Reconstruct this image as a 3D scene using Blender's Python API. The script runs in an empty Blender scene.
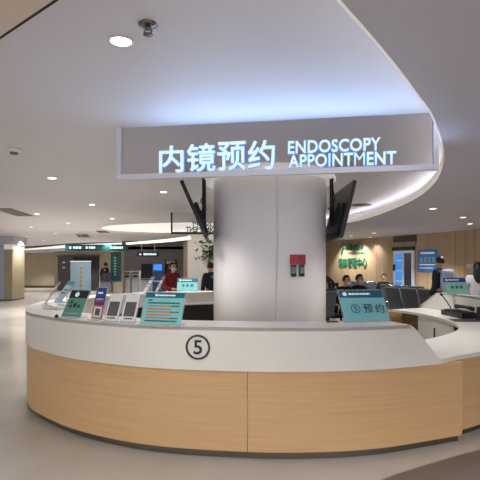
import bpy, bmesh, math, random
from mathutils import Vector, Matrix, Euler
random.seed(7)
sc = bpy.context.scene
C = sc.collection
PI = math.pi
HOR, F, EYE = 265.0, 480.0, 1.6        # horizon row, focal length in pixels, eye height

def P(x, y, Z):                          # photo reading -> world point at depth Z
    return Vector(((x-240)/F*Z, Z, EYE-(y-HOR)/F*Z))
def onz(x, y, z):                        # photo reading -> world point at height z
    return P(x, y, (EYE-z)*F/(y-HOR))

# ---------------------------------------------------------------- materials
def lin(c):
    return tuple((v/12.92 if v <= .04045 else ((v+.055)/1.055)**2.4) for v in [k/255 for k in c])
MC = {}
def mat(name, rgb, rough=.5, metal=0, emit=0, ecol=None, var=.06, scale=6, stretch=(1,1,1), coat=0, rgb2=None, alpha=1, bump=0, detail=4):
    if name in MC: return MC[name]
    m = bpy.data.materials.new(name); m.use_nodes = True
    nt = m.node_tree; b = nt.nodes['Principled BSDF']
    c = lin(rgb)
    tc = nt.nodes.new('ShaderNodeTexCoord'); mp = nt.nodes.new('ShaderNodeMapping')
    mp.inputs['Scale'].default_value = stretch
    nz = nt.nodes.new('ShaderNodeTexNoise'); nz.inputs['Scale'].default_value = scale; nz.inputs['Detail'].default_value = detail
    rp = nt.nodes.new('ShaderNodeValToRGB')
    c2 = lin(rgb2) if rgb2 else c
    rp.color_ramp.elements[0].position = .3; rp.color_ramp.elements[1].position = .7
    rp.color_ramp.elements[0].color = (*[v*(1-var) for v in c2], 1)
    rp.color_ramp.elements[1].color = (*[min(1, v*(1+var)) for v in c], 1)
    L = nt.links.new
    L(tc.outputs['Object'], mp.inputs['Vector']); L(mp.outputs['Vector'], nz.inputs['Vector'])
    L(nz.outputs['Fac'], rp.inputs['Fac']); L(rp.outputs['Color'], b.inputs['Base Color'])
    if bump:
        bp = nt.nodes.new('ShaderNodeBump'); bp.inputs['Strength'].default_value = bump; bp.inputs['Distance'].default_value = .01
        L(nz.outputs['Fac'], bp.inputs['Height']); L(bp.outputs['Normal'], b.inputs['Normal'])
    b.inputs['Roughness'].default_value = rough; b.inputs['Metallic'].default_value = metal
    b.inputs['Coat Weight'].default_value = coat; b.inputs['Coat Roughness'].default_value = .1
    if emit:
        b.inputs['Emission Color'].default_value = (*lin(ecol or rgb), 1); b.inputs['Emission Strength'].default_value = emit
    if alpha < 1: b.inputs['Alpha'].default_value = alpha
    MC[name] = m; return m

M_floor   = mat('polished_floor', (176,169,160), .22, var=.03, scale=1.2, rgb2=(168,161,151))
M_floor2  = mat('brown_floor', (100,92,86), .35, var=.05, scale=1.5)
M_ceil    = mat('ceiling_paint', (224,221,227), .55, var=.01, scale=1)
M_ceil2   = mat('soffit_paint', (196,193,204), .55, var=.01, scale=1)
M_ceil3   = mat('beige_soffit', (222,206,188), .6, var=.01)
M_fascia  = mat('cove_lit_white', (240,236,230), .5, emit=.25, ecol=(255,246,232), var=.01)  # slight emission paints the cove light falling on this white trim
M_cove    = mat('cove_glow', (250,246,236), .5, emit=.75, ecol=(255,248,236), var=.01)
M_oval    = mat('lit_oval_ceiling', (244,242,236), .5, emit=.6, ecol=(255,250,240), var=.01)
M_strip   = mat('cove_light_strip', (255,250,240), .5, emit=7, ecol=(255,250,246), var=0)
M_gap     = mat('shadow_gap', (40,36,34), .7)
M_oak     = mat('oak_laminate', (206,168,122), .36, var=.02, scale=3.0, stretch=(.5,.5,16), rgb2=(200,161,114), detail=8)
M_oakd    = mat('oak_shade_and_joint', (120,96,70), .5, var=.08, scale=3, stretch=(1,1,8))  # darker oak: shade painted into the shelf back, plus wall joints
M_wallw   = mat('wood_wall', (182,158,128), .5, var=.03, scale=1.2, stretch=(6,6,.3), rgb2=(172,148,118))
M_white   = mat('white_solid_surface', (226,222,214), .28, var=.012, scale=3)
M_steel   = mat('brushed_steel', (120,114,104), .3, .85, var=.08, scale=3, stretch=(1,1,30))
M_pillar  = mat('pillar_panel', (240,236,235), .42, .0, var=.012, scale=1)
M_black   = mat('black_plastic', (24,25,28), .4, var=.1)
M_dark    = mat('dark_metal', (44,46,52), .35, .6, var=.08)
M_screen  = mat('screen_glass', (34,38,48), .12, var=.05)
M_chrome  = mat('chrome', (200,203,208), .15, 1, var=.02)
M_frame   = mat('sign_frame_grey', (216,216,222), .35, .3, var=.02)
M_frameback=mat('sign_frame_backlit', (52,50,54), .45, .2, var=.04)  # dark copy painting the backlit rear of the second sign
M_led     = mat('letter_face', (110,140,155), .5, emit=.86, ecol=(216,240,252), var=.0)
M_halo    = mat('letter_halo', (90,160,230), .4, emit=.5, ecol=(70,140,225), var=.0)
M_ink     = mat('dark_ink', (34,46,46), .5, var=.05)
M_teal    = mat('teal_print', (128,196,198), .35, var=.03)
M_tealhd  = mat('teal_header', (38,100,120), .35, var=.03)
M_green   = mat('green_print', (104,160,142), .35, var=.04)
M_greenl  = mat('pale_green_print', (150,205,190), .35, var=.04)
M_navy    = mat('navy_print', (40,66,140), .4, var=.05)
M_red     = mat('red_box', (184,30,38), .35, var=.05)
M_redp    = mat('red_print', (190,70,80), .4, var=.05)
M_paper   = mat('paper_white', (226,224,222), .5, var=.02)
M_grey    = mat('grey_print', (92,88,92), .6, var=.2, scale=60)
M_text_glint    = mat('white_text_and_glint', (240,245,245), .5, var=0, emit=.2)
M_orange  = mat('orange_text', (190,110,70), .5, var=0)
M_dteal   = mat('dark_green_sign', (16,70,72), .35, var=.05)
M_signtxt = mat('lit_sign_text', (220,245,250), .5, emit=1.0, ecol=(215,243,250), var=0)
M_beigew  = mat('beige_wall', (168,156,130), .6, var=.03, scale=.5, stretch=(4,4,.2))
M_whitew  = mat('white_wall', (228,226,222), .6, var=.01)
M_greyw   = mat('grey_wall', (112,108,108), .6, var=.03)
M_gdoor   = mat('grey_door', (78,76,78), .5, var=.04)
M_base    = mat('dark_baseboard', (62,56,50), .5)
M_bluegl  = mat('lit_blue_panel', (70,150,225), .3, emit=.55, ecol=(70,150,230), var=.12, scale=3)
M_bluep   = mat('blue_poster', (36,110,170), .35, emit=.12, ecol=(40,120,190), var=.2, scale=3)
M_bluel   = mat('poster_light_blue', (130,190,225), .4, var=.05)
M_gold    = mat('gold_text', (176,150,90), .4, var=.05)
M_skyb    = mat('pale_blue_print', (152,176,186), .4, var=.04, rgb2=(132,162,176), scale=2)
M_lamp    = mat('downlight_glow', (255,250,240), .4, emit=6, ecol=(255,248,236), var=0)
M_lampd   = mat('dim_downlight_glow', (240,236,228), .4, emit=1.1, ecol=(255,248,236), var=0)
M_trim    = mat('lamp_trim', (225,222,218), .4, var=.01)
M_brass   = mat('sprinkler_metal', (120,116,112), .3, .9)
M_vent    = mat('vent_grey', (104,96,92), .6, var=.05)
M_skin    = mat('skin', (206,160,134), .5, var=.03)
M_hair    = mat('black_hair', (22,19,19), .45, var=.1)
M_mask    = mat('mask_white', (222,228,232), .6, var=.02)
M_cdark   = mat('black_cloth', (28,29,34), .8, var=.12)
M_cnavy   = mat('navy_cloth', (38,44,66), .8, var=.12)
M_cred    = mat('dark_red_cloth', (118,24,32), .8, var=.12)
M_cwhite  = mat('white_coat', (214,216,222), .8, var=.04)
M_cblue   = mat('blue_cloth', (176,192,226), .8, var=.1)
M_leaf    = mat('leaf_green', (84,112,58), .5, var=.25, scale=9)
M_bark    = mat('bark', (92,72,52), .8, var=.15)
M_glow    = mat('lit_green_letters', (34,110,84), .4, emit=.05, ecol=(40,130,100), var=0)
M_panelglow=mat('lit_wall_panel', (214,224,200), .5, emit=.28, ecol=(214,236,206), var=.05, scale=2)
M_machine = mat('machine_grey', (176,180,186), .4, var=.03)
def acrylic():
    m = bpy.data.materials.new('clear_acrylic'); m.use_nodes = True
    nt = m.node_tree; nt.nodes.clear()
    o = nt.nodes.new('ShaderNodeOutputMaterial'); t = nt.nodes.new('ShaderNodeBsdfTransparent')
    g = nt.nodes.new('ShaderNodeBsdfGlossy'); g.inputs['Roughness'].default_value = .08
    d = nt.nodes.new('ShaderNodeBsdfDiffuse'); d.inputs['Color'].default_value = (.75,.8,.8,1)
    nz = nt.nodes.new('ShaderNodeTexNoise'); nz.inputs['Scale'].default_value = 3
    rp = nt.nodes.new('ShaderNodeMapRange'); rp.inputs['To Min'].default_value = .2; rp.inputs['To Max'].default_value = .34
    m1 = nt.nodes.new('ShaderNodeMixShader'); m2 = nt.nodes.new('ShaderNodeMixShader')
    t.inputs['Color'].default_value = (.93,.95,.95,1); m2.inputs['Fac'].default_value = .08
    nt.links.new(nz.outputs['Fac'], rp.inputs['Value']); nt.links.new(rp.outputs['Result'], m1.inputs['Fac'])
    nt.links.new(t.outputs[0], m1.inputs[1]); nt.links.new(d.outputs[0], m1.inputs[2])
    nt.links.new(m1.outputs[0], m2.inputs[1]); nt.links.new(g.outputs[0], m2.inputs[2])
    nt.links.new(m2.outputs[0], o.inputs['Surface']); return m
M_acryl = acrylic()
def glass_sheet(name, tint, gl):
    m = bpy.data.materials.new(name); m.use_nodes = True
    nt = m.node_tree; nt.nodes.clear()
    o = nt.nodes.new('ShaderNodeOutputMaterial'); t = nt.nodes.new('ShaderNodeBsdfTransparent')
    t.inputs['Color'].default_value = (*tint, 1)
    g = nt.nodes.new('ShaderNodeBsdfGlossy'); g.inputs['Roughness'].default_value = .05
    fr = nt.nodes.new('ShaderNodeFresnel'); fr.inputs['IOR'].default_value = 1.3
    mu = nt.nodes.new('ShaderNodeMath'); mu.operation = 'MULTIPLY'; mu.inputs[1].default_value = gl
    mx = nt.nodes.new('ShaderNodeMixShader')
    nt.links.new(fr.outputs[0], mu.inputs[0]); nt.links.new(mu.outputs[0], mx.inputs[0])
    nt.links.new(t.outputs[0], mx.inputs[1]); nt.links.new(g.outputs[0], mx.inputs[2])
    nt.links.new(mx.outputs[0], o.inputs['Surface']); return m
M_pane = glass_sheet('sign_pane', (.9,.9,.92), .6)

# ---------------------------------------------------------------- mesh builder
class MB:
    def __init__(s): s.bm = bmesh.new(); s.slots = []
    def _mi(s, m):
        if m is None: return 0
        if m not in s.slots: s.slots.append(m)
        return s.slots.index(m)
    def _fin(s, n0, f0, M, m):
        s.bm.verts.ensure_lookup_table(); s.bm.faces.ensure_lookup_table()
        if M is not None:
            for v in s.bm.verts[n0:]: v.co = M @ v.co
        i = s._mi(m)
        for f in s.bm.faces[f0:]: f.material_index = i
    def box(s, lo, hi, M=None, m=None, bev=0):
        n0, f0 = len(s.bm.verts), len(s.bm.faces)
        lo, hi = Vector(lo), Vector(hi)
        if bev:
            t = bmesh.new(); bmesh.ops.create_cube(t, size=1)
            for v in t.verts: v.co = Vector([(lo[k]+hi[k])/2 + v.co[k]*(hi[k]-lo[k]) for k in range(3)])
            bmesh.ops.bevel(t, geom=t.edges[:], offset=bev, segments=2, affect='EDGES', profile=.5)
            mp = {}
            for v in t.verts: mp[v] = s.bm.verts.new(v.co)
            for f in t.faces: s.bm.faces.new([mp[v] for v in f.verts])
            t.free()
        else:
            vs = [s.bm.verts.new((x,y,z)) for x in (lo.x,hi.x) for y in (lo.y,hi.y) for z in (lo.z,hi.z)]
            for q in ((0,1,3,2),(4,6,7,5),(0,4,5,1),(2,3,7,6),(0,2,6,4),(1,5,7,3)):
                s.bm.faces.new([vs[k] for k in q])
        s._fin(n0, f0, M, m); return s
    def tube(s, pts, r, seg=10, m=None, M=None, caps=True):
        n0, f0 = len(s.bm.verts), len(s.bm.faces)
        pts = [Vector(p) for p in pts]; n = len(pts)
        rr = r if isinstance(r, (list,tuple)) else [r]*n
        rings = []; up = None
        for i, p in enumerate(pts):
            d = (pts[min(i+1,n-1)]-pts[max(i-1,0)]).normalized()
            if up is None: up = d.orthogonal().normalized()
            a = (up-d*up.dot(d))
            a = a.normalized() if a.length > 1e-6 else d.orthogonal().normalized()
            up = a; b = d.cross(a)
            rings.append([s.bm.verts.new(p+(a*math.cos(2*PI*k/seg)+b*math.sin(2*PI*k/seg))*rr[i]) for k in range(seg)])
        for A, B in zip(rings, rings[1:]):
            for k in range(seg):
                f = s.bm.faces.new((A[k],A[(k+1)%seg],B[(k+1)%seg],B[k])); f.smooth = True
        if caps: s.bm.faces.new(rings[0][::-1]); s.bm.faces.new(rings[-1])
        s._fin(n0, f0, M, m); return s
    def lathe(s, prof, seg=32, m=None, M=None):
        n0, f0 = len(s.bm.verts), len(s.bm.faces)
        R = []
        for (r, z) in prof:
            R.append([s.bm.verts.new((max(r,1e-4)*math.cos(2*PI*k/seg), max(r,1e-4)*math.sin(2*PI*k/seg), z)) for k in range(seg)])
        for A, B in zip(R, R[1:]):
            for k in range(seg):
                f = s.bm.faces.new((A[k],A[(k+1)%seg],B[(k+1)%seg],B[k])); f.smooth = True
        s.bm.faces.new(R[0][::-1]); s.bm.faces.new(R[-1])
        s._fin(n0, f0, M, m); return s
    def ball(s, c, r, m=None, M=None, u=16, v=10, fn=None):
        n0, f0 = len(s.bm.verts), len(s.bm.faces)
        r = r if isinstance(r,(tuple,list)) else (r,r,r)
        t = bmesh.new(); bmesh.ops.create_uvsphere(t, u_segments=u, v_segments=v, radius=1); mp = {}
        for w in t.verts:
            q = w.co.copy()
            if fn: q = fn(q)
            mp[w] = s.bm.verts.new((c[0]+q.x*r[0], c[1]+q.y*r[1], c[2]+q.z*r[2]))
        for f in t.faces: s.bm.faces.new([mp[w] for w in f.verts]).smooth = True
        t.free()
        s._fin(n0, f0, M, m); return s
    def prism(s, poly, z0, z1, m=None, M=None):
        n0, f0 = len(s.bm.verts), len(s.bm.faces)
        a = [s.bm.verts.new((p[0],p[1],z0)) for p in poly]; b = [s.bm.verts.new((p[0],p[1],z1)) for p in poly]
        s.bm.faces.new(a[::-1]); s.bm.faces.new(b); n = len(poly)
        for k in range(n): s.bm.faces.new((a[k],a[(k+1)%n],b[(k+1)%n],b[k]))
        s._fin(n0, f0, M, m); return s
    def band(s, A, B, za, zb, m=None):
        """solid between two plan curves A (outer) and B (inner); za, zb: bottom and top height (number or list)"""
        n0, f0 = len(s.bm.verts), len(s.bm.faces); n = len(A)
        za = za if isinstance(za, list) else [za]*n; zb = zb if isinstance(zb, list) else [zb]*n
        Q = []
        for k in range(n):
            Q.append([s.bm.verts.new((A[k][0],A[k][1],za[k])), s.bm.verts.new((A[k][0],A[k][1],zb[k])),
                      s.bm.verts.new((B[k][0],B[k][1],zb[k])), s.bm.verts.new((B[k][0],B[k][1],za[k]))])
        for a, b in zip(Q, Q[1:]):
            for j in range(4):
                s.bm.faces.new((a[j],a[(j+1)%4],b[(j+1)%4],b[j]))
        s.bm.faces.new(Q[0][::-1]); s.bm.faces.new(Q[-1])
        s._fin(n0, f0, None, m); return s
    def mesh(s, me, M=None, m=None):
        n0, f0 = len(s.bm.verts), len(s.bm.faces)
        s.bm.from_mesh(me); s._fin(n0, f0, M, m); return s
    def build(s, name, m=None, parent=None, loc=None, smooth_angle=None):
        bmesh.ops.recalc_face_normals(s.bm, faces=s.bm.faces[:])
        me = bpy.data.meshes.new(name); s.bm.to_mesh(me); s.bm.free()
        if s.slots:
            for k in s.slots: me.materials.append(k)
        elif m: me.materials.append(m)
        o = bpy.data.objects.new(name, me); C.objects.link(o)
        if parent: o.parent = parent
        if loc is not None: o.location = loc
        return o
def tag(o, label, cat, group=None, kind=None):
    o['label'] = label; o['category'] = cat
    if group: o['group'] = group
    if kind: o['kind'] = kind
    return o
def thing(name, label, cat, loc=(0,0,0), rotz=0, group=None):
    o = bpy.data.objects.new(name, None); C.objects.link(o); o.empty_display_size = .1
    o.location = loc; o.rotation_euler = (0,0,rotz); return tag(o, label, cat, group)
def struct(mb, name, m=None, label=None):
    o = mb.build(name, m); o['kind'] = 'structure'
    if label: o['label'] = label
    return o
def dup(root, loc=None, rotz=None, label=None, group=None):
    r = root.copy(); C.objects.link(r)
    if loc is not None: r.location = loc
    if rotz is not None: r.rotation_euler = (0,0,rotz)
    if label: r['label'] = label
    if group: r['group'] = group
    for ch in list(root.children):
        c = ch.copy(); C.objects.link(c); c.parent = r
        for g in list(ch.children):
            d = g.copy(); C.objects.link(d); d.parent = c
    return r

def text_mesh(txt, size=1, extrude=0, offset=0, align='LEFT', res=4, shear=0, spacing=1):
    cu = bpy.data.curves.new('t', 'FONT'); cu.body = txt; cu.size = size; cu.extrude = extrude; cu.offset = offset
    cu.align_x = align; cu.resolution_u = res; cu.shear = shear; cu.space_character = spacing
    o = bpy.data.objects.new('t', cu); C.objects.link(o)
    bpy.context.view_layer.update()
    dg = bpy.context.evaluated_depsgraph_get()
    me = bpy.data.meshes.new_from_object(o.evaluated_get(dg))
    bpy.data.objects.remove(o); bpy.data.curves.remove(cu); me.materials.clear()
    return me
def bounds(me):
    xs = [v.co.x for v in me.vertices]; ys = [v.co.y for v in me.vertices]
    return min(xs), max(xs), min(ys), max(ys)
def fit_text(txt, w, h, extrude=0, offset=0, res=4):
    """text mesh standing in the local XZ plane, lower left at the origin, exactly w x h, facing -Y"""
    me = text_mesh(txt, 1, extrude, offset, res=res)
    x0, x1, y0, y1 = bounds(me)
    M = Matrix(((w/(x1-x0),0,0,-x0*w/(x1-x0)), (0,0,-1,0), (0,h/(y1-y0),0,-y0*h/(y1-y0)), (0,0,0,1)))
    me.transform(M); return me

def catmull(pts, n=14):
    pts = [Vector((p[0],p[1])) for p in pts]; out = []
    for i in range(len(pts)-1):
        p0 = pts[i-1] if i else pts[0]*2-pts[1]; p1, p2 = pts[i], pts[i+1]
        p3 = pts[i+2] if i+2 < len(pts) else pts[-1]*2-pts[-2]
        for k in range(n):
            t = k/n
            out.append(.5*((2*p1)+(p2-p0)*t+(2*p0-5*p1+4*p2-p3)*t*t+(3*p1-p0-3*p2+p3)*t**3))
    out.append(pts[-1]); return out
def offset(c, d):                        # + = to the left of the travelling direction
    r = []
    for i, p in enumerate(c):
        t = (c[min(i+1,len(c)-1)]-c[max(i-1,0)]).normalized()
        r.append(p+Vector((-t.y,t.x))*d)
    return r

# ================================================================ SETTING
ZC, ZL = 2.9, 2.62
struct(MB().box((-30,-4,-.1),(14,44,0)), 'floor', M_floor)
# brown inlay in the right foreground
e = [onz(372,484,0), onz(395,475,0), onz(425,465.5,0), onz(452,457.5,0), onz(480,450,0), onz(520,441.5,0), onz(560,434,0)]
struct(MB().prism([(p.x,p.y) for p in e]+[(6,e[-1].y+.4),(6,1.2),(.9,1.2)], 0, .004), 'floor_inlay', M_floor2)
struct(MB().box((-30,-1.5,ZC),(14,44,ZC+.12)), 'ceiling', M_ceil)
# dropped ceiling with the curved bright edge
pe = [(300,-60),(322,-26),(340,0),(371,35),(400,70),(420,97),(431,112),(438.5,130),(443,146),(444,158),(441,172),(434,184),(420,196),(400,206.5),(375,216),(350,222.5)]
edge = [onz(x,y,ZL) for x,y in pe]
edge = [(p.x,p.y) for p in edge]+[(2.0,13.5),(1.0,15.0),(.5,17.0),(.4,20.5)]
ec = catmull(edge, 8)
poly = [(p.x,p.y) for p in ec]+[(.4,43),(13.5,43),(13.5,.9),(2,.9)]
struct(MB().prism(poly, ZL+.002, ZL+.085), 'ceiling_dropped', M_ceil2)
lip = [p for p in ec]
struct(MB().band(offset(lip,.0), offset(lip,.012), ZL, ZL+.1), 'trim_1', M_fascia)
led = offset([p for p in lip if p.y < 15], -.16)
struct(MB().band(led, offset(led,-.05), ZL+.086, ZL+.1), 'trim_cove_strip', M_strip)
bk = offset(lip, -.5)
struct(MB().band(bk, offset(bk,-.02), ZL+.085, ZC), 'trim_cove_back', M_ceil)
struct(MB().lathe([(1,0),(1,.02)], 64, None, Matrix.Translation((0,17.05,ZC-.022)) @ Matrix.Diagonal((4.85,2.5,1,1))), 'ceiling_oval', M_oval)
# beige soffit top left with a dark shadow gap
a, b = onz(-20,56.5,2.8), onz(72,-4,2.8)
d = (b-a).xy.normalized(); nrm = Vector((-d.y, d.x))
if nrm.x > 0: nrm = -nrm
A0, B0 = a.xy-d*6, b.xy+d*3
def strip(o0, o1): return [tuple(A0+nrm*o0), tuple(B0+nrm*o0), tuple(B0+nrm*o1), tuple(A0+nrm*o1)]
struct(MB().prism(strip(.035,6), 2.8, ZC), 'ceiling_beige', M_ceil3)
struct(MB().prism(strip(.0,.035), 2.82, ZC), 'trim_2', M_gap)
struct(MB().prism(strip(-.07,.0), 2.84, ZC), 'trim_3', M_ceil)

# right hand wood wall
W = [(2.0,24.6),(4.06,20.3),(5.39,17.0),(6.32,15.1),(6.42,14.9),(6.75,13.2),(7.3,9),(7.6,-1)]
def wall_pts(a, b): return [Vector(a), Vector(b)]
def wall(name, a, b, z0, z1, m, t=.2, side=1):
    a, b = Vector(a), Vector(b); d = (b-a).normalized(); n = Vector((-d.y,d.x))*side
    return struct(MB().prism([tuple(a),tuple(b),tuple(b+n*t),tuple(a+n*t)], z0, z1), name, m)
for i, (a, b) in enumerate(zip(W, W[1:])):
    wall('wall_right' if i == 0 else 'wall_right.%03d' % i, a, b, 0, ZL, M_wallw)
for i, (a, b) in enumerate(zip(W[1:], W[2:])):
    for k in range(1, 4):
        p = Vector(a).lerp(Vector(b), k/4); q = p+(Vector(b)-Vector(a)).normalized()*.012
        if (Vector(b)-Vector(a)).length < .6: continue
        d = (Vector(b)-Vector(a)).normalized(); n = Vector((d.y,-d.x))
        struct(MB().prism([tuple(p),tuple(q),tuple(q+n*.006),tuple(p+n*.006)], 0, ZL), 'trim_wall_joint', M_oakd)
wall('wall_back', (12,30), (-8,30), 0, ZL, M_beigew)

# --- far left
wall('wall_left', (-20,34), (-11.6,34), 0, ZC, M_beigew)
wall('baseboard_left', (-20,33.96), (-11.6,33.96), 0, .14, M_base, .03)
wall('wall_far', (-11.6,30), (-6.4,30), 0, ZC, M_beigew)
wall('wall_recess', (-6.4,26), (-2.5,26), 0, ZC, M_greyw)
wall('wall_corridor', (-2.5,21.2), (-2.08,21.2), 0, ZL, M_beigew, 5)
struct(MB().box((-2.14,19.6,0),(.3,21,ZC)), 'wall_white', M_whitew)
# bright cove strips
def cove(name, pts, Zs, th, m=M_cove):
    mb = MB(); q = [P(x,y,Z) for (x,y),Z in zip(pts,Zs)]
    A = [v.xy for v in q]; B = [v+Vector((0,.3)) for v in A]
    mb.band(A, B, [v.z-t for v,t in zip(q,th)], [v.z for v in q]); return struct(mb, name, m)
cove('trim_cove', [(14,250),(30,248.4),(48,246.8),(66,245),(90,244),(128,242.3)], [33.5,32,30,28,27,26], [.14,.2,.26,.3,.28,.26])
cove('trim_cove.001', [(126,242.6),(150,240.6),(170,238.6),(190,236)], [19,18.6,18.2,17.8], [.07,.09,.11,.12])
# lower soffit between the cove strip and the far left walls
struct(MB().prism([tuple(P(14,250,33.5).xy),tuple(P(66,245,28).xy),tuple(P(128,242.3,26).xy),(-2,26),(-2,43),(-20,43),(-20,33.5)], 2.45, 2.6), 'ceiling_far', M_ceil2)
# left column
col = thing('column', 'square column with bluish panel face and beige side at the far left edge', 'column', (-10.55,21.5,0))
MB().box((-1.2,0,.05),(.0,1.2,2.5)).build('panel', mat('pale_blue_panel',(172,184,200),.35,var=.03), col)
MB().box((0.0,-.02,.05),(.36,1.2,2.3), m=M_beigew).build('side_panel', None, col)
MB().box((0.0,-.04,2.3),(.37,1.2,2.56)).build('lit_cap', M_fascia, col)
MB().box((-1.2,.03,0),(.34,1.2,.05)).build('base', M_base, col)
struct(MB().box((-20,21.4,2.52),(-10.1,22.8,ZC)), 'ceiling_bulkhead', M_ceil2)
# far doors
d1 = struct(MB().box((-11.35,29.9,0),(-10.45,30,2.12)), 'door_2', M_gdoor)
d2 = struct(MB().box((-10.4,29.92,0),(-8.8,30,2.16)), 'door_3', mat('dark_opening',(30,28,30),.6))
MB().box((-11.4,29.86,2.12),(-8.75,29.95,2.2)).build('door_frame', M_gdoor, d2)
h = MB()
for k in range(2): h.box((-11.05,29.87,1.7-.32*k),(-10.9,29.9,1.82-.32*k))
h.build('call_panel', M_machine, d1)

# ================================================================ RECEPTION COUNTER
OUT = [(.5,9.75),(-.3,9.6),(-1.05,9.35),(-1.85,8.9),(-2.42,8.25),(-2.72,7.4),(-2.74,6.6),(-2.6,5.9),(-2.31,5.24),(-1.95,4.82),(-1.467,4.42),(-.77,4.08),(.058,3.93),(.6,3.92),(1.0,3.97),(1.36,4.07),(2.0,4.32)]
oc = catmull(OUT, 12)                     # runs from the back, round the left side, to the right front
def cut(c, i0, i1): return c[i0:i1]
iR = min(range(len(oc)), key=lambda i: (oc[i]-Vector((.058,3.93))).length)
iE = len(oc)
ZW0, ZW1, ZT = .07, .73, 1.09
ctr = thing('reception_counter', 'curved white topped reception counter with light oak front under the hanging sign', 'counter')
inn = lambda c, d: offset(c, d)
# inside of the ring lies to the left of the travel direction? test once
sgn = 1 if (offset(oc,.1)[iR]-Vector((.45,7))).length < (oc[iR]-Vector((.45,7))).length else -1
def inw(c, d): return offset(c, sgn*d)
segL = oc[:iR+1]; segR = oc[iR:]
MB().band(segL, inw(segL,.03), ZW0, ZW1).build('wood_panel', M_oak, ctr)
sR = segR[:]; sR[0] = segR[0]+(segR[1]-segR[0]).normalized()*.006
MB().band(sR, inw(sR,.03), ZW0, ZW1).build('wood_panel', M_oak, ctr)
kb = inw(oc,.05)
MB().band(kb, inw(kb,.02), 0, ZW0).build('kickboard', M_steel, ctr)
# white upper fascia with the slanted right end
def top_z(p):
    if p.y > 6 or p.x < 1.47: return ZT
    return max(ZW1+.01, ZT-(p.x-1.47)/(1.79-1.47)*(ZT-ZW1))
hi = [p for p in oc if p.x <= 1.80 or p.y > 6]
hi2 = [Vector(p) for p in hi]
fa = offset(hi, -sgn*.012)
MB().band(fa, inw(hi,.05), ZW1, [top_z(p) for p in fa]).build('fascia', M_white, ctr)
tp = [p for p in oc if p.x <= 1.47 or p.y > 6]
TI = inw(tp,.42)
cutn = sum(1 for p in tp if p.y < 4.6 and p.x > 1.2)
for k in range(len(TI)):                  # worktop end runs on a slant
    if tp[k].y < 6 and TI[k].x > 1.34: TI[k].x = 1.34
MB().band(offset(tp,-sgn*.012), TI, ZT-.03, ZT+.0005).build('worktop', M_white, ctr)
ib = inw(hi,.4)
MB().band(inw(hi,.36), ib, .78, [top_z(p)-.032 if p.x<1.3 or p.y>6 else max(.79, top_z(p)-.1) for p in hi]).build('back_panel', M_white, ctr)
# black sheet painting the shade of an open shelf, inner side of the rear
rear = [p for p in oc if p.y > 8.6]
MB().band(inw(rear,.43), inw(rear,.445), .5, .86).build('shelf_shade', M_black, ctr)
MB().band(inw(rear,.40), inw(rear,.47), .86, .89).build('shelf_lip', M_white, ctr)
MB().band(inw(rear,.40), inw(rear,.46), .0, .5).build('inner_panel', M_white, ctr)
# low desk behind the front
lo = [p for p in oc if p.y < 7.2 and p.x < 1.2]
MB().band(inw(lo,.4), inw(lo,.85), ZW1, .77).build('inner_desk', M_white, ctr)
# circled five
p5 = onz(202,347,.915)
k5 = min(range(len(fa)), key=lambda i: (fa[i]-Vector((-.325,3.98))).length)
t5 = (fa[k5+1]-fa[k5-1]).normalized(); n5 = Vector((-t5.y,t5.x))*(-sgn)
ang = math.atan2(t5.y, t5.x)
base5 = fa[k5]+n5*.004-t5*.0
M5 = Matrix.Translation((base5.x, base5.y, .92)) @ Matrix.Rotation(ang, 4, 'Z')
mb = MB(); R0, R1, N = .088, .103, 48
vo = []
for k in range(N):
    c_, s_ = math.cos(2*PI*k/N), math.sin(2*PI*k/N)
    vo.append([mb.bm.verts.new(M5 @ Vector((r*c_, y, r*s_))) for r in (R0,R1) for y in (-.004,.003)])
for k in range(N):
    A, B = vo[k], vo[(k+1)%N]
    for q in ((0,2),(2,3),(3,1),(1,0)): mb.bm.faces.new((A[q[0]],A[q[1]],B[q[1]],B[q[0]]))
t = fit_text('5', .072, .118, extrude=.02, offset=.012)
mb.mesh(t, M5 @ Matrix.Translation((-.036,0,-.059)) @ Matrix.Diagonal((1,.15,1,1)))
five = mb.build('circled_number', M_ink, ctr)

# right arm of the ring: low desk, then high screen, cabinets inside
OUT2 = [(1.9,4.36),(2.35,4.64),(2.95,5.12),(3.5,5.8),(3.88,6.7),(4.03,7.6),(3.98,8.5),(3.86,9.45)]
INN2 = [(1.4,4.98),(1.92,5.24),(2.36,5.62),(2.82,6.2),(3.06,6.85),(3.14,7.6),(3.06,8.3),(2.84,8.95)]
o2, i2 = catmull(OUT2, 10), catmull(INN2, 10)
arm = thing('service_desk', 'low white curved desk with oak front at the right end of the counter', 'desk')
MB().band(offset(o2,-.0), offset(o2,.03), ZW0, ZW1).build('wood_panel', M_oak, arm)
MB().band(offset(o2,.05), offset(o2,.07), 0, ZW0).build('kickboard', M_steel, arm)
o2t = [Vector((1.46,4.12)),Vector((1.74,4.22))]+[p for p in o2 if p.x > 2.0]
i2t = [Vector((1.3,4.93)),Vector((1.6,5.08))]+[p for p, q in zip(i2,o2) if q.x > 2.0]
MB().band(offset(o2t,-.012), i2t, ZW1, .772).build('desktop', M_white, arm)
def arm_z(p): return max(.79, min(ZT, .79+(9.5-p.y)/.62*(ZT-.79), .79+(p.y-5.75)/.5*(ZT-.79)))
scr = [p for p in o2 if p.y > 5.7]
MB().band(offset(scr,-.012), offset(scr,.05), .77, [arm_z(p) for p in scr]).build('high_fascia', M_white, arm)
MB().band(offset(scr,.28), offset(scr,.33), .77, [arm_z(p) for p in scr]).build('screen_panel', M_white, arm)
MB().band(offset(scr,-.012), offset(scr,.33), [arm_z(p)-.03 for p in scr], [arm_z(p) for p in scr]).build('top_shelf', M_white, arm)
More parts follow.
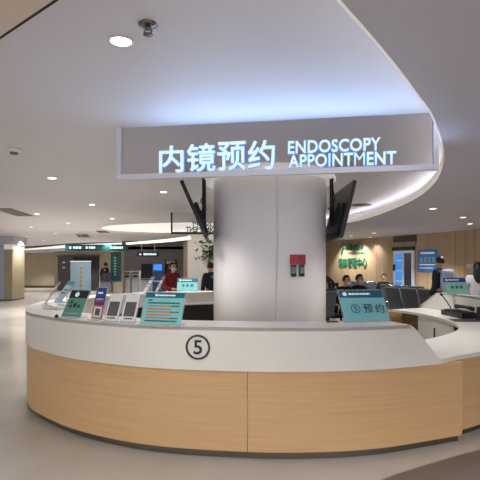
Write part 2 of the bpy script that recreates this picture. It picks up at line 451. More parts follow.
def arc(pa, pb, d=0, n=6):                # piece of the inner edge between two points
    ia = min(range(len(i2)), key=lambda k: (i2[k]-Vector(pa)).length); ib_ = min(range(len(i2)), key=lambda k: (i2[k]-Vector(pb)).length)
    return offset(i2, -d)[min(ia,ib_):max(ia,ib_)+1]
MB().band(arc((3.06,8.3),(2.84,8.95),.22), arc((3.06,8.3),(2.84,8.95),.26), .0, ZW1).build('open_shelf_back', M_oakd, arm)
en = Vector((2.84,8.95)); 
MB().prism([(2.80,8.98),(3.86,9.47),(3.85,9.5),(2.79,9.01)], 0, ZW1).build('end_panel', M_oak, arm)
cab = MB().band(arc((3.06,8.3),(3.1,7.1),.02), arc((3.06,8.3),(3.1,7.1),.05), .02, ZW1).build('cabinet_door', M_white, arm)
hp = Vector((3.13,7.75)); 
MB().tube([(3.085,7.62,.40),(3.085,7.62,.60)], .012).build('handle', M_dark, cab)
MB().band(arc((3.1,7.1),(2.36,5.62),.36), arc((3.1,7.1),(2.36,5.62),.39), .0, ZW1).build('knee_panel', M_gdoor, arm)

# ================================================================ PILLAR
PC = Vector((.421,7.02)); PR = .803
pil = thing('pillar', 'round grey metal clad pillar rising inside the counter ring', 'pillar', (PC.x,PC.y,0))
def prad(t, ex=2.7):                     # rounded plan with flatter faces
    return 1/((abs(math.cos(t))**ex+abs(math.sin(t))**ex)**(1/ex))
def pillar_panel(a0, a1, z0, z1, n=40):
    A, B = [], []
    for k in range(n+1):
        t = a0+(a1-a0)*k/n; r = PR*prad(t)
        A.append(Vector((r*math.cos(t), r*math.sin(t)))); B.append(A[-1]*.97)
    return MB().band(A, B, z0, z1)
for k in range(4):
    a0 = -PI/2+.075+k*PI/2
    o = pillar_panel(a0+.0015, a0+PI/2-.0015, 0, 2.79).build('metal_panel', M_pillar, pil)
    for p in o.data.polygons: p.use_smooth = abs(p.normal.z) < .5
cp = [Vector((math.cos(t),math.sin(t)))*PR*.968*prad(t) for t in [2*PI*k/64 for k in range(64)]]
MB().prism([tuple(v) for v in cp], 0, 2.78).build('core', M_vent, pil)
MB().lathe([(PR+.02,2.78),(PR+.13,2.785),(PR+.16,2.8),(PR+.16,2.84),(PR+.13,2.898)], 64).build('crown', mat('crown_cove_lit',(240,238,232),.45,var=.01,emit=.3,ecol=(250,246,238)), pil)  # crown emission stands in for the cove light around it
for i, px in enumerate((293.3,301.2)):
    # boxes hang on the curved face, at the height and bearing of the photo
    ux = (px-240)/F
    ts = [PC+Vector((math.cos(t),math.sin(t)))*PR*prad(t) for t in [-PI+PI*k/2000 for k in range(2001)]]
    ts = [q for q in ts if q.y < PC.y-.3]; pt = min(ts, key=lambda q: abs(q.x/q.y-ux)); Z = pt.y
    k_ = ts.index(pt); tg = ts[k_+1]-ts[k_-1]; rz = math.atan2(tg.y, tg.x)
    r = thing('alarm_call_box', ['red alarm box over grey switch on pillar, left of the pair','red alarm box over grey switch on pillar, right of the pair'][i], 'alarm box', (pt.x,pt.y,1.575), rz, 'alarm boxes on the pillar')
    if i == 0:
        hd = MB().box((-.048,-.035,.03),(.048,0,.16), bev=.006).build('red_housing', M_red, r)
        MB().box((-.03,-.038,.06),(.03,-.034,.12)).build('cover', mat('red_cover',(160,24,32),.3), hd)
        sw = MB().box((-.036,-.03,-.125),(.036,0,.024), bev=.004).build('switch_housing', M_black, r)
        MB().box((-.03,-.034,-.085),(.03,-.029,.0)).build('switch_plate', mat('switch_grey',(120,130,136),.4), sw)
        proto_box = r
    else:
        C.objects.unlink(r); bpy.data.objects.remove(r)
        dup(proto_box, (pt.x,pt.y,1.575), rz, 'red alarm box over grey switch on pillar, right of the pair')

# ================================================================ HANGING SIGN
SL, SR = Vector((-1.158,4.555)), Vector((1.682,4.078))
ZB = 2.425
sd = (SR-SL); SWID = sd.length; srot = math.atan2(sd.y, sd.x)
sign = thing('hanging_sign', 'large hanging sign with glowing letters facing the viewer above the front counter', 'sign', (SL.x,SL.y,ZB), srot)
H = ZC-ZB
mb = MB().box((0,-.03,-.02),(SWID,.03,.028), m=M_frame).build('bottom_rail', None, sign)
for x in (0, SWID-.04):
    MB().box((x,-.03,.028),(x+.04,.03,H-.002)).build('side_post', M_frame, sign)
MB().box((.04,.012,.028),(SWID-.04,.02,H-.002)).build('glass_pane', M_pane, sign)
def sx(px):                              # along the sign from a photo column
    # solve SL + t*sd on ray x/y = u
    u = (px-240)/F
    t = (u*SL.y-SL.x)/(sd.x-u*sd.y); return t*SWID
def place_letter(txt, x0, x1, z0, z1, off, nm='letter'):
    if txt == 'M': off = -.012          # its inner notch closes when the strokes are thickened
    f = fit_text(txt, x1-x0, z1-z0, extrude=.03, offset=off)
    halo = fit_text(txt, x1-x0+.010, z1-z0+.010, extrude=.03, offset=off+.010)
    o = MB().mesh(f, Matrix.Translation((x0,-.035,z0)) @ Matrix.Diagonal((1,.35,1,1)), M_led).build(nm, None, sign)
    MB().mesh(halo, Matrix.Translation((x0-.005,-.02,z0-.005)) @ Matrix.Diagonal((1,.25,1,1)), M_halo).build('halo_edge', None, o)
    return o
cjk = [('内',160.5,184.5,.028,.275),('镜',188,216,.028,.285),('预',218.5,246,.03,.29),('约',248.5,275,.03,.29)]
for ch, x0, x1, z0, z1 in cjk: place_letter(ch, sx(x0), sx(x1), z0, z1, .010)
def place_word(word, x0, x1, z0, z1):
    full = text_mesh(word, 1, 0, .0); bx = bounds(full); k = (x1-x0)/(bx[1]-bx[0])
    for i, ch in enumerate(word):
        pre = bounds(text_mesh(word[:i+1], 1, 0, 0)); one = bounds(text_mesh(ch, 1, 0, 0))
        r = x0+(pre[1]-bx[0])*k; l = r-(one[1]-one[0])*k
        place_letter(ch, l, r, z0, z1, .012)
place_word('ENDOSCOPY', sx(288.5), sx(380), .163, .27)
place_word('APPOINTMENT', sx(289), sx(395.5), .038, .148)
# second sign, seen from behind through the gap left of the pillar
s2 = dup(sign, (0,0,0), 0, 'dark hanging sign seen from behind, its letters reading backwards, left of pillar')
e2 = P(172,233,11.2)
s2.name = 'hanging_sign'
ang2 = PI+math.radians(6)
s2.location = (e2.x+SWID*math.cos(math.radians(6)), 11.0+SWID*math.sin(math.radians(6)), 2.33); s2.rotation_euler = (0,0,ang2)
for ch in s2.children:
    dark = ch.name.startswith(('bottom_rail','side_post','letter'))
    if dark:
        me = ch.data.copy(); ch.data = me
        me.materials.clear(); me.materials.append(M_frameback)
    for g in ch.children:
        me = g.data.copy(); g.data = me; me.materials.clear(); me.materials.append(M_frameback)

# ================================================================ TELEVISIONS
def tv(label, top_near, bot_near, Zn, Zf, far_dx, pole_xy):
    """screen leaning out at the top; given by the near edge, running back to Zf"""
    tn, bn = Vector(top_near), Vector(bot_near)
    run = Vector((far_dx, Zf-Zn, 0)); L = run.length; ux = run.normalized()
    up = (tn-bn); Hh = up.length; uz = up.normalized(); un = ux.cross(uz).normalized()
    r = thing('ceiling_television', label, 'television', (pole_xy[0],pole_xy[1],ZC))
    org = bn-Vector((pole_xy[0],pole_xy[1],ZC))
    Mx = Matrix(((ux.x,un.x,uz.x,org.x),(ux.y,un.y,uz.y,org.y),(ux.z,un.z,uz.z,org.z),(0,0,0,1)))
    s = 1 if tn.x > bn.x else -1          # outward side along un
    outw = 1 if un.x*s > 0 else -1
    f = lambda y0, y1: (min(y0*outw,y1*outw), max(y0*outw,y1*outw))
    y0, y1 = f(-.02,.025)
    hs = MB().box((0,y0,0),(L,y1,Hh), Mx, bev=.006).build('housing', M_black, r)
    y0, y1 = f(-.055,-.02); MB().box((L*.15,y0,Hh*.1),(L*.85,y1,Hh*.62), Mx, bev=.01).build('back_cover', M_dark, hs)
    y0, y1 = f(.025,.03); MB().box((.012,y0,.02),(L-.012,y1,Hh-.012), Mx).build('screen', M_screen, r)
    y0, y1 = f(-.075,-.055); MB().box((L*.35,y0,Hh*.25),(L*.65,y1,Hh*.65), Mx).build('wall_plate', M_dark, r)
    MB().tube([(0,0,-.02),(0,0,-.72)], .028).tube([(0,0,0),(0,0,-.02)], .07).build('pole', M_black, r)
    at = Mx @ Vector((L*.5, -.07*outw, Hh*.45))
    MB().tube([(0,0,-.45), tuple(at)], .02).tube([(0,0,-.62), tuple(Mx @ Vector((L*.5,-.07*outw,Hh*.3)))], .016).build('tilt_bracket', M_black, r)
    cb = MB()
    cb.tube([(0.02,0,-.25),(.05*s,.02,-.4),(-.03*s,.04,-.52),(.05*s,.02,-.62),tuple(at)], .008).build('cable', M_black, r)
    return r
tn = P(355,180,6.15); bn = P(341,237.5,6.15)
tv('black television tilted on a ceiling pole right of the pillar', tn, bn, 6.15, 7.35, .0, (1.262,6.62))
tn = P(181.5,180,6.15); bn = P(207,238,6.15)
tv('black television seen edge-on on a ceiling pole left of the pillar', tn, bn, 6.15, 7.25, -.05, (-.505,6.75))

# ================================================================ SIGN STANDS ON THE COUNTER
def bars(mb, x0, x1, z, h, n=1, gap=.012, m=M_ink, y=-.0015):
    x = x0; 
    while x < x1-.004:
        w = min(random.uniform(.6,1.5)*h, x1-x)
        mb.box((x,y,z),(x+w,y+.001,z+h), m=m); x += w+h*.25
def rot_lean(a): return Matrix.Rotation(-a, 4, 'X')
def acrylic_stand(label, px, py, w, L, lean, rot, group, draw, z=ZT, cat='sign', base_d=.1):
    p = onz(px, py, z); r = thing('sign_stand', label, cat, (p.x,p.y,z), rot, group)
    MB().box((-w/2-.008,-.045,0),(w/2+.008,base_d,.006)).build('base', M_acryl, r)
    Mx = Matrix.Translation((0,0,.006)) @ rot_lean(lean)
    MB().box((-w/2-.008,-.0025,0),(w/2+.008,.004,L+.012), Mx).build('acrylic_panel', M_acryl, r)
    st = MB(); Mt = Mx
    q = Mx @ Vector((0,.004,L*.62))
    st.prism([(-w*.12,q.y+.0),(w*.12,q.y+.0),(w*.12,q.y+.004),(-w*.12,q.y+.004)], .006, q.z).build('prop', M_acryl, r)
    sh = MB().box((-w/2,-.005,.008),(w/2,-.003,L+.004), Mx)
    draw(sh, r, w, L, Mx)
    return r
def finish(sh, r, m, w, L, Mx, deco):
    s = sh.build('printed_sheet', m, r)
    d = MB(); deco(d)
    for v in d.bm.verts: v.co = Mx @ (v.co+Vector((0,-.0055,0)))
    d.build('print', None, s); return s
def draw_notice(sh, r, w, L, Mx):
    def deco(d):
        d.box((-w/2,-.001,L-.045),(w/2,0,L+.003), m=M_tealhd)
        bars(d, -w*.18, w*.26, L-.03, .014, m=M_text_glint)
        d.box((-w*.25,-.0015,L-.032),(-w*.2,-.0005,L-.012), m=M_text_glint)
        bars(d, -w*.42, -w*.3, L-.075, .012, m=M_ink)
        for k in range(7):
            z = L-.1-.027*k
            bars(d, -w*.4, w*(.22 if k%3 else .4), z, .012, m=M_orange if k in (1,2,3,4,5) else M_ink)
            bars(d, w*.2, w*.42, z-.0, .011, m=M_ink) if k%2 else None
    finish(sh, r, M_teal, w, L, Mx, deco)
def draw_number(sh, r, w, L, Mx, hm=M_tealhd, bm_=M_teal, five=True):
    def deco(d):
        d.box((-w/2,-.001,L-.075),(w/2,0,L+.003), m=hm)
        d.lathe([(.02,0),(.02,.0012)], 16, M_text_glint, Matrix.Translation((-w*.37,-.0005,L-.036)) @ Matrix.Rotation(PI/2,4,'X'))
        bars(d, -w*.28, w*.2, L-.045, .018, m=M_text_glint)
        if five:
            hh = .09
            me = fit_text('⑤', .085, hh, extrude=.002, offset=.004); d.mesh(me, Matrix.Translation((-w*.30,-.002,L*.26)) @ Matrix.Diagonal((1,.2,1,1)), M_ink)
            me = fit_text('预', .085, hh, extrude=.002, offset=.006); d.mesh(me, Matrix.Translation((-w*.02,-.002,L*.26)) @ Matrix.Diagonal((1,.2,1,1)), M_ink)
            me = fit_text('约', .085, hh, extrude=.002, offset=.006); d.mesh(me, Matrix.Translation((w*.24,-.002,L*.26)) @ Matrix.Diagonal((1,.2,1,1)), M_ink)
        else:
            for k in range(3): bars(d, w*(-.25+.2*k), w*(-.12+.2*k), L*.35, .05, m=M_tealhd)
    finish(sh, r, bm_, w, L, Mx, deco)
def draw_card(sh, r, w, L, Mx):
    def deco(d):
        d.box((-w*.39,-.001,L*.2),(w*.39,0,L*.72), m=M_grey)
        bars(d, -w*.3, w*.3, L*.1, .012, m=M_ink)
    finish(sh, r, M_paper, w, L, Mx, deco)
def draw_blue(sh, r, w, L, Mx):
    def deco(d):
        d.box((-w/2,-.001,0.01),(w/2,0,L*.46), m=M_redp)
        d.box((-w*.4,-.002,L*.06),(w*.4,-.001,L*.4), m=M_paper)
        d.box((-w*.25,-.003,L*.12),(w*.25,-.002,L*.34), m=M_grey)
        bars(d, -w*.36, w*.36, L*.54, .018, m=M_redp); bars(d, -w*.36, w*.36, L*.62, .014, m=M_paper)
        bars(d, -w*.3, w*.2, L*.82, .016, m=M_text_glint)
    finish(sh, r, M_navy, w, L, Mx, deco)
def draw_green(sh, r, w, L, Mx):
    def deco(d):
        d.box((-w/2,-.001,L*.72),(w/2,0,L+.003), m=M_ink)
        d.lathe([(.03,0),(.03,.0012)], 5, M_text_glint, Matrix.Translation((-w*.1,-.001,L*.85)) @ Matrix.Rotation(PI/2,4,'X'))  # white star painted as a reflection on the dark band
        for k in range(3): bars(d, w*(-.3+.22*k), w*(-.14+.22*k), L*.5-.02*k, .03, m=M_dteal); bars(d, w*(-.3+.22*k), w*(-.14+.22*k), L*.36, .025, m=M_dteal)
        bars(d, -w*.4, w*.4, L*.12, .012, m=M_greenl)
    finish(sh, r, M_green, w, L, Mx, deco)
def crot(px, py):                         # bearing of the counter edge below a stand
    p = onz(px,py,ZT).xy; k = min(range(1,len(oc)-1), key=lambda i: (oc[i]-p).length)
    t = oc[k+1]-oc[k-1]; return math.atan2(t.y,t.x)
R_ = math.radians
acrylic_stand('teal notice stand with dark blue header and lines of small text, left of circled five', 160, 325.2, .37, .285, R_(25), crot(159,323)+.03, None, draw_notice)
acrylic_stand('teal appointment number stand with dark header on the right of the front counter', 367.5, 322.2, .425, .315, R_(33), .16, None, draw_number)
acrylic_stand('white card stand with a patterned grey square, next to the teal notice', 127.5, 323, .138, .26, R_(24), crot(126,323)+.12, 'white card stands', draw_card, base_d=.08)
acrylic_stand('white card stand with a patterned grey square, next to the blue and red leaflet', 110.5, 322.3, .138, .26, R_(24), crot(109,322)+.12, 'white card stands', draw_card, base_d=.08)
acrylic_stand('narrow blue and red leaflet stand between green stand and white cards', 96.5, 320, .115, .295, R_(16), crot(95,320)+.1, None, draw_blue, base_d=.08)
acrylic_stand('green sign stand with black top band near left end of counter', 70.5, 318, .23, .285, R_(30), crot(69,318)+.25, None, draw_green)
# stands seen from the side at the left end and on the rear stretch
def draw_plain(c):
    def f(sh, r, w, L, Mx):
        def deco(d):
            d.box((-w/2,-.001,L*.8),(w/2,0,L+.003), m=M_tealhd); bars(d, -w*.35, w*.35, L*.55, .02); bars(d, -w*.35, w*.3, L*.4, .02)
        finish(sh, r, c, w, L, Mx, deco)
    return f
acrylic_stand('grey sign stand turned edge-on, leftmost on the counter', 45, 304, .24, .33, R_(34), R_(-66), None, draw_plain(M_machine))
acrylic_stand('pale blue sign stand turned edge-on, second from the left end of the counter', 57.5, 302.5, .26, .34, R_(36), R_(-52), None, draw_plain(M_skyb))
acrylic_stand('white sign stand edge-on at the rear of the ring, nearer the notice', 143.5, 294.5, .26, .34, R_(30), R_(-68), None, draw_plain(M_paper))
acrylic_stand('white sign stand edge-on at the rear of the ring, nearer the woman in red', 155.5, 294, .26, .32, R_(26), R_(-72), None, draw_plain(M_paper))
acrylic_stand('teal sign stand on the rear counter in front of the woman in red', 187, 291.6, .40, .26, R_(22), R_(-6), None, lambda sh,r,w,L,Mx: draw_number(sh,r,w,L,Mx,five=False))
acrylic_stand('pale green sign stand with blue header on the right hand desk', 458.5, 294.6, .44, .30, R_(24), R_(14), None, lambda sh,r,w,L,Mx: draw_number(sh,r,w,L,Mx,M_navy,M_greenl,False))
# leaflet tray
p = onz(56,309,ZT)
tr = thing('leaflet_tray', 'small clear tray with loose white leaflets at left end of counter', 'tray', (p.x,p.y,ZT), R_(-30))
MB().box((-.13,-.09,0),(.13,.09,.008)).box((-.13,-.09,.008),(-.124,.09,.05)).box((.124,-.09,.008),(.13,.09,.05)).box((-.124,.084,.008),(.124,.09,.05)).build('tray', M_acryl, tr)
lf = thing('leaflet', 'white folded leaflet lying in the clear tray', 'leaflet', (p.x,p.y,ZT+.008), R_(-18))
MB().box((-.1,-.07,0),(.1,.06,.012)).box((-.09,-.06,.0),(.1,.05,.004), Matrix.Translation((0,0,.03)) @ Matrix.Rotation(R_(14),4,'Y')).build('sheet', M_paper, lf)
MB().box((-.08,-.04,.0121),(-.02,.03,.0126)).build('print', M_skyb, lf)
p = onz(56.5,318,ZT)
tag(MB().ball((0,0,.014),(.02,.02,.014)).lathe([(.012,.02),(.008,.035)],12).build('desk_bell', M_black, None, p), 'small black knob at the counter edge below the green stand', 'bell')
p = onz(333,322.5,ZT)
pen = thing('pen', 'black and red pen lying on counter left of the appointment stand', 'pen', (p.x,p.y,ZT+.007), .2)
MB().tube([(-.06,0,0),(.03,0,0)], .006).build('barrel', M_black, pen); MB().tube([(.03,0,0),(.06,0,0)], [.0062,.003]).build('cap', M_red, pen)

# ================================================================ RIGHT DESK EQUIPMENT
ZD = .772
p = Vector((3.52,7.72,0))
kbd = thing('desk_telephone', 'black desk console with keys behind the right desk', 'telephone', (p.x,p.y,ZD), R_(3))
MB().prism([(-.12,-.28),(.12,-.28),(.11,.28),(-.12,.28)], 0, .07).build('body', M_black, kbd)
kk = MB()
for a in range(4):
    for b in range(9): kk.box((-.1+.05*a,-.25+.055*b,.07),(-.06+.05*a,-.21+.055*b,.082))
kbd.scale = (1.1,1.2,1.2)
kk.build('keypad', M_dark, kbd)
MB().tube([(.07,-.24,.12),(.07,-.1,.13),(.07,.06,.13),(.07,.2,.12)], [.03,.022,.022,.03]).build('handset', M_black, kbd)
p = Vector((3.6,8.2,ZD))
mic = thing('desk_microphone', 'black gooseneck microphone on the right desk', 'microphone', (p.x,p.y,ZD))
MB().box((-.06,-.05,0),(.06,.05,.03), bev=.008).build('base', M_black, mic)
tip = P(440.5,294,p.y-.05)-Vector((p.x,p.y,ZD))
MB().tube([(0,0,.03),(.0,0,.1),(tip.x*.4,tip.y*.4,tip.z*.62),(tip.x*.85,tip.y*.85,tip.z*.93)], .009).build('gooseneck', M_black, mic)
MB().tube([(tip.x*.85,tip.y*.85,tip.z*.93),(tip.x,tip.y,tip.z)], [.018,.02]).build('mic_head', M_black, mic)
p = Vector((3.38,7.15,0))
tb = thing('mouse_pad', 'flat black mouse pad on the right desk near the frame edge', 'mouse pad', (p.x,p.y,ZD), R_(-10))
MB().box((-.22,-.16,0),(.22,.16,.006), bev=.002).build('pad', M_black, tb)
p = Vector((3.60,7.2,0))
ms = thing('card_reader', 'small black card reader standing on the right desk', 'card reader', (p.x,p.y,ZD), R_(-30))
MB().box((-.05,-.04,0),(.05,.04,.02), bev=.006).build('base', M_black, ms); MB().box((-.05,-.02,.02),(.05,.02,.2), Matrix.Rotation(R_(-12),4,'X'), bev=.008).build('screen_body', M_black, ms)
MB().box((-.04,-.024,.035),(.04,-.0205,.19), Matrix.Rotation(R_(-12),4,'X')).build('display', M_screen, ms)

# ================================================================ RIGHT WALL FITTINGS
def on_wall(px, a=(5.39,17.0), b=(4.06,20.3)):
    a, b = Vector(a), Vector(b); u = (px-240)/F; d = b-a
    t = (u*a.y-a.x)/(d.x-u*d.y); return a+d*t
def wall_frame(px0, px1, a, b):
    l, r = on_wall(px0,a,b), on_wall(px1,a,b); d = (r-l); return l, d.length, math.atan2(d.y,d.x)
S1 = ((5.39,17.0),(4.06,20.3)); S2 = ((6.32,15.1),(5.39,17.0)); S3 = ((6.75,13.2),(6.42,14.9))
def zz(y, Z): return EYE-(y-HOR)/F*Z
l, w, rz = wall_frame(338, 372, *S1); Zm = l.y-.9
ws = thing('lettered_wall_sign', 'green lettered sign on the brightly lit part of the wood wall', 'sign', (l.x,l.y,0), rz)
zt, zb = zz(241,l.y-.6), zz(271,l.y-.6)
n = 6; cw = w*.86/n
for k, ch in enumerate('健康管理中心'):
    me = fit_text(ch, cw*.86, (zt-zb)*.30, extrude=.02, offset=.006)
    MB().mesh(me, Matrix.Translation((w*.03+k*cw,-.02,zb+(zt-zb)*.13))).build('character', M_glow, ws)
st = MB()
x = w*.14
st.tube([(x,-.05,zb+(zt-zb)*.56),(x+.08,-.05,zb+(zt-zb)*.75),(x+.02,-.05,zb+(zt-zb)*.86),(x+.16,-.05,zb+(zt-zb)*.9)], .03, 6)
for k in range(9):
    x = w*.24+k*w*.062; z = zb+(zt-zb)*.68
    st.tube([(x,-.05,z),(x+.05,-.05,z+random.uniform(.16,.3)),(x+.07,-.05,z+.02)], .018, 5).tube([(x-.02,-.05,z+.12),(x+.1,-.05,z+.15)], .016, 5)
st.build('script_lettering', M_glow, ws)
b_ = MB(); bars(b_, w*.3, w*.82, zb+(zt-zb)*.58, .05, y=-.05, m=M_glow); b_.build('small_lettering', None, ws)
# double door with blue lit glass
l, w, rz = wall_frame(394.5, 414.5, *S2)
dr = struct(MB(), 'door_1'); dr.location = (l.x,l.y,0); dr.rotation_euler = (0,0,rz)
zt = zz(251,16.9)
fr = MB(); fr.box((0,-.06,0),(.08,0,zt)).box((w-.08,-.06,0),(w,0,zt)).box((.08,-.06,zt-.09),(w-.08,0,zt)).box((w*.47,-.06,0),(w*.53,0,zt-.09)).box((.08,-.06,0),(w-.08,0,.1))
fr.build('door_frame', mat('white_door_frame',(210,216,226),.4,emit=.1), dr)
lf_ = MB().box((.08,-.03,.1),(w*.47,-.01,zt-.09)).build('lit_glass', M_bluegl, dr)
g = MB()
for k in range(5): g.box((.1,-.034,.3+.36*k),(w*.45,-.03,.34+.36*k), m=mat('shelf_blue',(180,215,240),.4,emit=.3))
g.build('shelf_line', None, lf_)
MB().box((w*.53,-.03,.1),(w-.08,-.01,zt-.09)).build('dark_glass', mat('dark_blue_glass',(52,58,80),.15), dr)
MB().box((.02,-.1,1.4),(.1,-.06,1.62)).build('card_reader', M_black, dr)
MB().box((-.05,-.08,zt),(w+.02,0,zt+.13)).build('transom', M_black, dr)
MB().box((-.05,-.02,zt+.3),(w+.1,-.002,ZL-.02)).build('bulkhead_panel', mat('brown_recess',(84,70,56),.6), dr)
# blue poster
l, w, rz = wall_frame(418.5, 438, *S2)
po = thing('wall_poster', 'blue notice poster on the wood wall right of the glass door', 'poster', (l.x,l.y,0), rz)
z0, z1 = zz(272,15.6), zz(249.5,15.6)
MB().box((0,-.03,z0),(w,-.002,z1)).build('board', M_bluep, po)
pb = MB()
for k in range(4): pb.box((w*(.1+.21*k),-.035,z0+(z1-z0)*.42),(w*(.1+.21*k)+w*.16,-.031,z0+(z1-z0)*.66), m=M_bluel)
bars(pb, w*.15, w*.85, z0+(z1-z0)*.8, .06, y=-.035, m=M_text_glint); bars(pb, w*.1, w*.9, z0+(z1-z0)*.3, .04, y=-.035, m=M_text_glint); bars(pb, w*.1, w*.8, z0+(z1-z0)*.16, .03, y=-.035, m=M_text_glint)
pb.build('print', None, po)
# switch plates
l, w, rz = wall_frame(466.5, 473.5, *S3)
for k in range(3):
    pp = Vector((l.x,l.y))+Vector((math.cos(rz),math.sin(rz)))*(w*k/3)
    zc = zz(266,13.7)
    r = thing('wall_switch', ['left','middle','right'][k]+' white switch plate of three on the right wood wall', 'switch', (pp.x,pp.y,zc), rz, 'white switch plates on the wood wall')
    MB().box((0,-.012,-.05),(w/3*.88,-.001,.05), bev=.003).build('plate', M_paper, r)
    MB().box((w/3*.25,-.018,-.025),(w/3*.62,-.012,.025)).build('rocker', M_machine, r)

# ================================================================ FAR LEFT FITTINGS
def far_box(px0, px1, Z): return (px0-240)/F*Z, (px1-240)/F*Z
# green overhead sign
x0, x1 = far_box(65,128,20)
gs = thing('overhead_direction_sign', 'long dark green direction sign with lit white text hanging far left', 'sign', (x0,20,zz(251,20)))
hg = zz(244.5,20)-zz(251,20)
MB().box((0,0,0),(x1-x0,.1,hg)).build('panel', M_dteal, gs)
lt = MB()
for a, b in ((.07,.1),(.13,.26),(.33,.36),(.38,.48),(.72,.75),(.77,.92)): bars(lt, (x1-x0)*a, (x1-x0)*b, hg*.36, .09, y=-.012, m=M_signtxt)
lt.build('lit_text', None, gs)
for u in (.25,.75): MB().tube([((x1-x0)*u,.05,hg),((x1-x0)*u,.05,ZC-gs.location.z-.001)], .012).build('hanger', M_frame, gs)
x0, x1 = far_box(137,159,21.5)
g2 = thing('small_overhead_sign', 'small navy overhead sign with white text above the far kiosks', 'sign', (x0,21.5,zz(256.5,21.5)))
hg = .2; MB().box((0,0,0),(x1-x0,.08,hg)).build('panel', mat('navy_sign',(24,32,60),.4), g2)
lt = MB(); bars(lt, (x1-x0)*.1, (x1-x0)*.2, .06, .07, y=-.012, m=M_signtxt); bars(lt, (x1-x0)*.3, (x1-x0)*.9, .06, .08, y=-.012, m=M_signtxt); lt.build('lit_text', None, g2)
for u in (.2,.8): MB().tube([((x1-x0)*u,.04,hg),((x1-x0)*u,.04,ZC-g2.location.z-.3)], .012).build('hanger', M_frame, g2)
# totem with green banner
x0, x1 = far_box(108.5,122.5,22)
tt = thing('banner_totem', 'beige totem carrying a tall dark green banner, far left', 'totem', (x0,22,0))
MB().box((0,0,0),(x1-x0,.4,zz(250.5,22))).build('body', M_beigew, tt)
bn_ = MB().box((.1,-.03,zz(281.5,22)),(x1-x0-.05,-.002,zz(252,22))).build('banner', M_dteal, tt)
lt = MB()
for k in range(7): bars(lt, .26, .36, 1.9-.13*k, .07, y=-.036, m=M_greenl)
lt.build('lettering', None, bn_)
# grey kiosk with a person behind
x0, x1 = far_box(99.5,110,21)
ki = thing('information_kiosk', 'grey sloped kiosk left of the green banner totem', 'kiosk', (x0,21,0))
MB().box((0,.1,0),(x1-x0,.5,.95)).build('cabinet', mat('kiosk_grey',(96,94,96),.5), ki)
MB().box((0,0,0),(x1-x0,.04,.5), Matrix.Translation((0,.02,.93)) @ Matrix.Rotation(R_(-50),4,'X')).build('screen', M_screen, ki)
# white machines
for k, (a, b) in enumerate(((123.5,130.5),(131.5,139.5))):
    x0, x1 = far_box(a,b,22.5)
    r = thing('report_printer', ['left','right'][k]+' white self service printer of the pair beside the green banner', 'machine', (x0,22.5,0), 0, 'white self service printers')
    w = x1-x0; h = zz(271,22.5)
    MB().box((0,0,0),(w,.5,h), bev=.015).build('cabinet', M_machine, r)
    MB().box((w*.2,-.02,h-.3),(w*.8,-.001,h-.2)).build('slot', M_black, r)
    MB().box((w*.15,-.012,h-.13),(w*.85,-.001,h-.06)).build('panel_strip', M_gdoor, r)
    MB().box((w*.1,-.01,.25),(w*.9,-.001,h-.4)).build('door', mat('machine_door',(186,190,196),.4), r)
x0, x1 = far_box(139.8,152.5,22); 
r = thing('check_in_kiosk', 'white kiosk with large black sloped screen right of the white printers', 'kiosk', (x0,22,0)); w = x1-x0
MB().box((0,.1,0),(w,.5,.98)).build('cabinet', M_machine, r)
MB().box((0,0,0),(w,.06,.75), Matrix.Translation((0,.1,.95)) @ Matrix.Rotation(R_(-20),4,'X')).build('screen', M_black, r)
MB().box((.03,-.005,.9),(w-.03,.1,.95)).build('shelf', M_gdoor, r)
x0, x1 = far_box(152,162.5,21.5)
r = thing('payment_kiosk', 'blue kiosk with bright blue screen left of the woman in red', 'kiosk', (x0,21.5,0)); w = x1-x0
MB().box((0,.1,0),(w,.5,1.35)).build('cabinet', mat('kiosk_blue',(30,60,110),.4), r)
s_ = MB().box((0,0,0),(w,.06,.36), Matrix.Translation((0,.08,1.32)) @ Matrix.Rotation(R_(-12),4,'X'), bev=.01).build('screen_housing', mat('kiosk_blue2',(60,90,150),.4), r)
MB().box((.05,-.006,.05),(w-.05,0,.31), Matrix.Translation((0,.08,1.32)) @ Matrix.Rotation(R_(-12),4,'X')).build('screen', mat('blue_screen',(60,140,240),.3,emit=.8,ecol=(60,140,245)), s_)
MB().box((.05,.0,.85),(w-.05,.1,.9)).build('keypad', M_machine, r)
x0, x1 = far_box(164.5,176.5,22.5)
r = thing('notice_cabinet', 'black vending cabinet behind the woman in red', 'cabinet', (x0,22.5,0)); w = x1-x0
MB().box((0,0,0),(w,.6,1.85), bev=.02).build('body', M_black, r)
MB().box((.08,-.015,1.66),(w-.08,-.001,1.8)).build('header', mat('beige_header',(170,150,130),.4), r)
MB().box((.06,-.012,.7),(w-.2,-.001,1.6)).build('glass_front', M_screen, r)
# pale blue roll-up banner
x0, x1 = far_box(70.5,91,11)
r = thing('roll_up_banner', 'pale blue roll-up banner with vertical gold lettering behind the left counter end', 'banner', (x0,11,0), R_(0)); w = x1-x0
MB().box((-.02,-.1,0),(w+.02,.1,.07), bev=.015).build('base', M_chrome, r)
s_ = MB().box((0,-.004,.07),(w,0,zz(262,11))).build('sheet', M_skyb, r)
lt = MB()
for k in range(9): bars(lt, w*.47, w*.57, 1.5-.1*k, .06, y=-.008, m=M_gold)
lt.build('lettering', None, s_)
MB().box((-.005,-.012,zz(262,11)),(w+.005,.012,zz(262,11)+.025)).tube([(w/2,.03,.07),(w/2,.02,zz(262,11))], .01).build('top_rail_and_pole', M_chrome, r)

